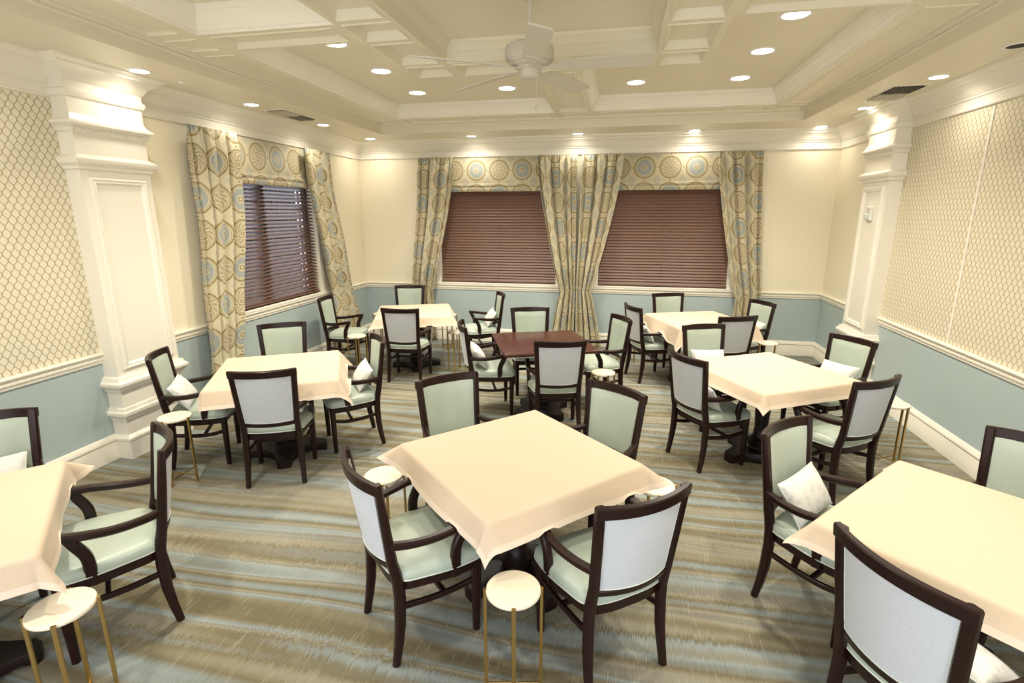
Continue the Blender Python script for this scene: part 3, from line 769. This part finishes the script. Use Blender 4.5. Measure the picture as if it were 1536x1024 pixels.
    # arms with their swept supports
    for sx in (-1, 1):
        path = smoothpts([(.196, -.236, .606), (.222, -.15, .600), (.246, -.05, .606), (.254, .04, .620), (.243, .131, .632)], 5)
        path = [(sx * p.x, p.y, p.z) for p in path]; n = len(path)
        mb = MB(); mb.sweep(path, (1, 0, 0), [.032 + .009 * k / (n - 1) for k in range(n)], [.036 - .002 * k / (n - 1) for k in range(n)], .22)
        a = mb.build('armrest', M['wood'], root)
        sp = smoothpts([(.243, .112, .628), (.244, .092, .585), (.242, .062, .52), (.238, .056, .45), (.235, .060, .372)], 4)
        sp = [(sx * p.x, p.y, p.z) for p in sp]; n = len(sp)
        mb = MB(); mb.sweep(sp, (1, 0, 0), .032, [.042 + .008 * k / (n - 1) for k in range(n)], .2); mb.build('arm_support', M['wood'], a)
    # stretchers
    mids = []
    for sx in (-1, 1):
        path = smoothpts([(sx * .190, -.198, .285), (sx * .186, -.06, .262), (sx * .192, .07, .262), (sx * .2105, .174, .288)], 5)
        mb = MB(); mb.sweep(path, (1, 0, 0), .022, .027, .2); mb.build('stretcher', M['wood'], root)
    mb = MB(); mb.sweep([(-.188, .02, .261), (.188, .02, .261)], (0, 1, 0), .022, .026, .2); mb.build('stretcher', M['wood'], root)
    return root
CH = {'C1': (-.878, 2.113, -44.6), 'C2': (-.025, 2.125, 36.8), 'C3': (-.909, 3.010, -136.7), 'C4': (-.152, 2.985, 143.2),
      'C5': (-2.532, 3.357, 22.8), 'C6': (-3.293, 3.478, -61.4), 'C7': (-2.281, 4.0, 128.4), 'C8': (-3.133, 4.339, -146.9),
      'C9': (-3.197, 1.847, -139.9), 'C10': (-2.377, 1.803, 139), 'C11': (-2.492, 5.872, 5), 'C12': (-3.493, 6.222, -81.4),
      'C13': (-3.058, 7.224, -166.3), 'C14': (-1.832, 6.84, 113.1), 'C15': (-.543, 4.645, 15.3), 'C16': (-1.24, 5.012, -69.8),
      'C17': (-.912, 5.68, -161.6), 'C18': (-.202, 5.442, 116.7), 'C19': (.426, 6.434, -66.1), 'C20': (.763, 7.155, -159.5),
      'C21': (1.161, 6.112, 21.7), 'C22': (1.512, 6.809, 116.2), 'C23': (.776, 4.262, -57.8), 'C24': (.941, 5.059, -157.6),
      'C25': (1.797, 4.857, 119.1), 'C26': (1.558, 3.958, 33.9), 'C27': (1.087, 2.581, -134), 'C28': (1.145, 1.785, -60.8), 'C29': (1.876, 2.604, 138.1)}
CL = {
 'C1': 'grey-backed armchair at the near left side of the front centre table', 'C2': 'grey-backed armchair at the near right side of the front centre table',
 'C3': 'armchair facing us behind the left of the front centre table, only back showing', 'C4': 'armchair facing us behind the right of the front centre table, only back showing',
 'C5': 'armchair with its grey back to us before the table beside the left pilaster', 'C6': 'armchair with a pillow standing against the base of the left white pilaster',
 'C7': 'armchair with a pillow at the right of the table beside the left pilaster', 'C8': 'armchair against the blue dado below the left wall window',
 'C9': 'armchair cut by the left photo edge, its green back against the blue wall', 'C10': 'armchair in profile at the right of the table cut by the left photo edge',
 'C11': 'armchair with its grey back to us before the back left corner table', 'C12': 'armchair facing right beside the left wall curtain nearest the corner',
 'C13': 'armchair facing us behind the back left corner table', 'C14': 'armchair with a pillow facing left, at the right of the back left corner table',
 'C15': 'armchair with its grey back to us before the bare dark table', 'C16': 'armchair with a white pillow at the left of the bare dark table',
 'C17': 'armchair facing us behind the bare dark table', 'C18': 'armchair facing left at the right of the bare dark table, behind a small round table',
 'C19': 'armchair with a pillow at the left of the table before the right back window', 'C20': 'armchair facing us under the right back window',
 'C21': 'armchair with grey back to us before the table at the right back window', 'C22': 'armchair beside the far right back curtain, facing left',
 'C23': 'armchair with its grey back to us at the left of the middle right table', 'C24': 'armchair with a pillow facing us at the far left of the middle right table',
 'C25': 'armchair with a pillow before the right white pilaster', 'C26': 'armchair with its grey back to us at the near right of the middle right table',
 'C27': 'armchair with a diamond-turned pillow at the left of the front right table', 'C28': 'nearest armchair, large grey back cut by the bottom photo edge at right',
 'C29': 'armchair cut by the right photo edge before the right wall'}
proto = None
for k, (x, y, a) in CH.items():
    rz = math.radians(a)
    if proto is None:
        proto = chair_proto(); proto.location = (x, y, 0); proto.rotation_euler = (0, 0, rz); proto['label'] = CL[k]; proto['group'] = 'dark wood dining armchairs with green seats'
    else: dup(proto, (x, y, 0), rz, CL[k])
def chair_pt(k, p):
    x, y, a = CH[k]; c, s = math.cos(math.radians(a)), math.sin(math.radians(a))
    return Vector((x + c * p[0] - s * p[1], y + s * p[0] + c * p[1], p[2]))

# ------------------------------------------------------------------ pillows
def pillow_proto(side, tall, thick):
    N = 20; mb = MB(); T, B = [], []
    for j in range(N + 1):
        for i in range(N + 1):
            u, v = -1 + 2 * i / N, -1 + 2 * j / N
            e = max(0, (1 - abs(u) ** 2.6) * (1 - abs(v) ** 2.6)) ** .55
            pinch = 1 - .07 * (1 - abs(u) ** 2) * abs(v) ** 3 ; pinch2 = 1 - .07 * (1 - abs(v) ** 2) * abs(u) ** 3
            x, z = u * side / 2 * pinch2, v * tall / 2 * pinch
            T.append((x, thick / 2 * e + .002, z)); B.append((x, -thick / 2 * e - .002, z))
    n = N + 1; m = len(T); fs = []
    for j in range(N):
        for i in range(N):
            a = j * n + i; fs += [(a, a + n, a + n + 1, a + 1), (m + a, m + a + 1, m + a + n + 1, m + a + n)]
    ring = list(range(n)) + [j * n + N for j in range(1, n)] + [N * n + i for i in range(N - 1, -1, -1)] + [j * n for j in range(N - 1, 0, -1)]
    for a, b in zip(ring, ring[1:] + ring[:1]): fs.append((a, b, m + b, m + a))
    mb.add(T + B, fs); body = mb
    rim = [T[a] for a in ring]
    return body, [(p[0] * 1.005, 0, p[2] * 1.005) for p in rim]
PM = {}
def pillow(k, side, dx, dy, zc, lean, roll, label, yaw=0):
    key = side
    o = None
    body, rim = pillow_proto(side, .225, .10)
    if key not in PM:
        o = body.build('throw_pillow', M['pillow'], None, 80); PM[key] = o
        mb = MB(); mb.sweep(rim, (0, 1, 0), .005, .005, .25, 0, True); mb.build('piping', M['piping'], o)
    else:
        o = PM[key].copy(); COL.objects.link(o)
        for c in PM[key].children: q = c.copy(); COL.objects.link(q); q.parent = o
    x, y, a = CH[k]
    o.matrix_world = Matrix.Translation(chair_pt(k, (dx, dy, zc))) @ Matrix.Rotation(math.radians(a + yaw), 4, 'Z') @ Matrix.Rotation(math.radians(lean), 4, 'X') @ Matrix.Rotation(math.radians(roll), 4, 'Y')
    tag(o, label, 'pillow', 'pale throw pillows on the chairs')
pillow('C6', .345, 0.02, -.130, .588, 33, 4, 'pale pillow on the armchair against the left pilaster')
pillow('C7', .345, 0.02, -.130, .588, 33, -4, 'pale pillow on the chair right of the table beside the left pilaster')
pillow('C9', .345, 0.0, -.130, .588, 33, 3, 'pale pillow on the chair cut by the left photo edge')
pillow('C5', .345, .05, -.075, .545, 84, 0, 'pale pillow on the seat of the back-turned chair near the left pilaster')
pillow('C14', .345, 0.0, -.130, .588, 33, -3, 'pale pillow on the chair right of the back left corner table')
pillow('C16', .345, 0.02, -.130, .588, 33, 5, 'bright white pillow on the chair left of the bare dark table')
pillow('C19', .345, 0.02, -.130, .588, 33, 4, 'pale pillow on the chair left of the table before the right back window')
pillow('C22', .345, -0.02, -.130, .588, 33, -4, 'patterned pillow on the chair beside the far right back curtain')
pillow('C23', .345, 0.03, -.130, .588, 33, 5, 'pale pillow on the back-turned chair at the left of the middle right table')
pillow('C24', .345, 0, -.130, .588, 33, -3, 'white pillow on the chair facing us behind the middle right table')
pillow('C25', .345, 0, -.130, .588, 33, 2, 'pale pillow on the chair before the right pilaster')
pillow('C27', .345, 0.02, -.130, .588, 33, 4, 'large pale pillow on the chair left of the front right table')
pillow('C28', .345, .05, -.045, .575, 74, 0, 'pale pillow on the seat of the nearest back-turned chair at right')

# ------------------------------------------------------------------ tablecloths
def cloth(k, label, o=.15, phis=(66, 66, 66, 66), diag=(52, 52, 52, 52), seed=1, shift=(0, 0), twist=0.0):
    """square linen over a table: flat top, rolled edge, flaring skirt; lifted where it lies on chair arms"""
    x0, y0, a, h = TABLES[k]; h += .004; rnd = random.Random(seed)
    A = math.radians(a); ca, sa = math.cos(A), math.sin(A)
    half = h + o; ztop = .7485
    arms = []
    for c, (cx, cy, _) in CH.items():
        if math.hypot(cx - x0, cy - y0) > 1.0: continue
        for sx in (-1, 1):
            pl = [(.196, -.236, .606), (.222, -.15, .600), (.246, -.05, .606), (.255, .04, .622), (.2445, .125, .634)]
            w = [chair_pt(c, (sx * p[0], p[1], p[2])) for p in pl]; arms += list(zip(w, w[1:]))
    N = 84; R = .022
    ph = [rnd.uniform(0, 6.28) for _ in range(8)]
    vs, uv = [], []
    def edge(d, phi):
        """distance d past the edge -> (outward, down)"""
        arc = R * phi
        if d <= arc: t_ = d / R; return R * math.sin(t_), R * (1 - math.cos(t_))
        e = d - arc; return R * math.sin(phi) + e * math.cos(phi), R * (1 - math.cos(phi)) + e * math.sin(phi)
    for j in range(N + 1):
        for i in range(N + 1):
            # denser samples near the edges
            def g(q):
                s = -1 + 2 * q; return half * (s * .55 + .45 * math.copysign(abs(s) ** .5 if False else 1 - (1 - abs(s)) ** 1.8, s))
            U, V = g(i / N), g(j / N)
            Us, Vs = U + shift[0], V + shift[1]
            du, dv = max(0, abs(Us) - h), max(0, abs(Vs) - h)
            ux = 1 if Us > 0 else -1; vx = 1 if Vs > 0 else -1
            e_u = math.radians(phis[0 if ux > 0 else 2]); e_v = math.radians(phis[1 if vx > 0 else 3])
            bx, by = max(-h, min(h, Us)), max(-h, min(h, Vs)); z = ztop
            if du > 0 and dv > 0:
                r = math.hypot(du, dv); an = math.atan2(dv, du)
                ci = {(1, 1): 0, (-1, 1): 1, (-1, -1): 2, (1, -1): 3}[(ux, vx)]
                q = an / (PI / 2); dg = math.radians(diag[ci])
                lin = e_u * (1 - q) + e_v * q; s = math.sin(2 * an) ** 1.5
                phi = lin * (1 - s) + dg * s
                ou, dn = edge(r, phi)
                fold = .10 * math.sin(4 * an) * r * 0
                bx += ux * ou * math.cos(an); by += vx * ou * math.sin(an); z -= dn
            elif du > 0:
                wv = .10 * math.sin(by * 9 + ph[0 if ux > 0 else 1]) * min(1, du / .08)
                ou, dn = edge(du, e_u + wv); bx += ux * ou; z -= dn
            elif dv > 0:
                wv = .10 * math.sin(bx * 9 + ph[2 if vx > 0 else 3]) * min(1, dv / .08)
                ou, dn = edge(dv, e_v + wv); by += vx * ou; z -= dn
            else:
                z += .0012 * math.sin(Us * 7 + ph[4]) * math.sin(Vs * 6 + ph[5])
            wx, wy = x0 + ca * bx - sa * by, y0 + sa * bx + ca * by
            if z < ztop - .01:
                lift = z
                for p, q2 in arms:
                    dx, dy = q2.x - p.x, q2.y - p.y; L = dx * dx + dy * dy
                    t_ = max(0, min(1, ((wx - p.x) * dx + (wy - p.y) * dy) / L)); d = math.hypot(wx - p.x - t_ * dx, wy - p.y - t_ * dy)
                    za = p.z + (q2.z - p.z) * t_ + .024
                    zz = za - max(0, d - .03) * .8
                    lift = max(lift, zz)
                z = min(lift, ztop)
            vs.append((wx, wy, z)); uv.append((half - abs(U), half - abs(V)))
    n = N + 1
    mb = MB(); mb.add(vs, [(j * n + i, j * n + i + 1, (j + 1) * n + i + 1, (j + 1) * n + i) for j in range(N) for i in range(N)], 0, uv)
    ob = mb.build('tablecloth', M['cloth'], None, 180)
    return tag(ob, label, 'tablecloth', 'cream linen tablecloths')
cloth('T1', 'cream linen tablecloth on the front centre table, its corner hanging towards us', .14, (62, 60, 66, 66), (50, 32, 70, 34), 1)
cloth('T2', 'cream linen tablecloth on the table beside the left pilaster', .14, (66, 66, 66, 66), (50, 60, 72, 58), 2, (.06, -.01))
cloth('T3', 'cream linen tablecloth cut by the left photo edge', .14, (78, 84, 66, 66), (58, 34, 50, 55), 3)
cloth('T4', 'cream linen tablecloth on the table in the back left corner', .14, (66, 66, 66, 66), (55, 55, 50, 50), 4)
cloth('T6', 'cream linen tablecloth on the table before the right back window', .17, (70, 70, 74, 70), (55, 55, 66, 62), 5, (-.05, -.03))
cloth('T7', 'cream linen tablecloth on the middle right table', .12, (60, 66, 60, 66), (40, 55, 55, 50), 6)
cloth('T8', 'cream linen tablecloth cut by the right photo edge', .12, (62, 62, 66, 66), (45, 45, 45, 45), 7)

# ------------------------------------------------------------------ small round drink tables
def drink_proto():
    root = thing('drink_table', '', 'side table', (0, 0, 0), 0)
    mb = MB(); mb.lathe([(.100, .500), (.108, .502), (.1105, .505), (.1105, .515), (.108, .519), (.100, .520)], 40); mb.build('tabletop', M['stone'], root)
    for k in range(4):
        a = k * PI / 2; c, s = math.cos(a), math.sin(a)
        mb = MB(); mb.sweep([(.114 * c, .114 * s, 0), (.114 * c, .114 * s, .518)], (c, s, 0), .013, .016, .1); mb.build('leg', M['gold'], root)
    for a in (0, PI / 2):
        c, s = math.cos(a), math.sin(a)
        mb = MB(); mb.sweep([(-.112 * c, -.112 * s, .055), (.112 * c, .112 * s, .055)], (0, 0, 1), .010, .008, .1); mb.build('cross_brace', M['gold'], root)
    return root
DR = [(-.358, 1.772, 12, 'small round table with gold legs in front of the front centre table, nearest us'),
      (-1.275, 2.545, 20, 'small round table under the left corner of the front centre tablecloth'),
      (.245, 2.735, 10, 'small round table under the right corner of the front centre tablecloth'),
      (-3.185, 3.075, 0, 'small round gold-legged table between the left pilaster chair and the profile chair'),
      (-2.035, 1.33, 40, 'small round gold-legged table at the bottom left photo corner'),
      (-3.13, 5.78, 20, 'small round gold-legged table before the chair beside the corner curtain'),
      (-3.50, 7.23, 20, 'small round gold-legged table behind the left of the back left corner table'),
      (-1.998, 6.238, 0, 'small round gold-legged table behind the pillow chair left of the bare table'),
      (-2.455, 7.34, 0, 'small round gold-legged table behind the back left corner table, near the curtain'),
      (-.106, 4.83, 25, 'small round gold-legged table in front of the chair right of the bare table'),
      (1.722, 6.376, 30, 'small round gold-legged table below the far right back curtain'),
      (2.17, 4.43, 30, 'small round gold-legged table beside the right wall baseboard'),
      (.135, 7.05, 10, 'small gold-legged table mostly hidden behind the chair right of the bare table')]
dp_ = None
for x, y, a, lb in DR:
    if dp_ is None: dp_ = drink_proto(); dp_.location = (x, y, 0); dp_.rotation_euler = (0, 0, math.radians(a)); dp_['label'] = lb; dp_['group'] = 'small round drink tables'
    else: dup(dp_, (x, y, 0), math.radians(a), lb)

# ------------------------------------------------------------------ camera, world, render look
f_px, pitch, yaw, roll, H = 786.903, .23932, .20165, -.00131, 1.976
cy, sy = math.cos(yaw), math.sin(yaw)
fwd = Vector((-sy * math.cos(pitch), cy * math.cos(pitch), -math.sin(pitch))); right = Vector((cy, sy, 0)); up = right.cross(fwd)
r2 = right * math.cos(roll) + up * math.sin(roll); u2 = up * math.cos(roll) - right * math.sin(roll)
cam = bpy.data.cameras.new('camera'); cam.sensor_width = 36; cam.lens = f_px / 1536 * 36; cam.clip_start = .05
co = bpy.data.objects.new('camera', cam); COL.objects.link(co)
mw = Matrix((r2, u2, -fwd)).transposed().to_4x4(); mw.translation = (0, 0, H); co.matrix_world = mw
S.camera = co
w = bpy.data.worlds.new('world'); S.world = w; w.use_nodes = True
bg = w.node_tree.nodes['Background']; bg.inputs[0].default_value = (.95, .97, 1, 1); bg.inputs[1].default_value = 1.9
S.view_settings.view_transform = 'Standard'; S.view_settings.look = 'None'; S.view_settings.gamma = 1; S.view_settings.use_curve_mapping = False
S.view_settings.exposure = .89
S.cycles.use_denoising = True
S.cycles.max_bounces = 8; S.cycles.diffuse_bounces = 5
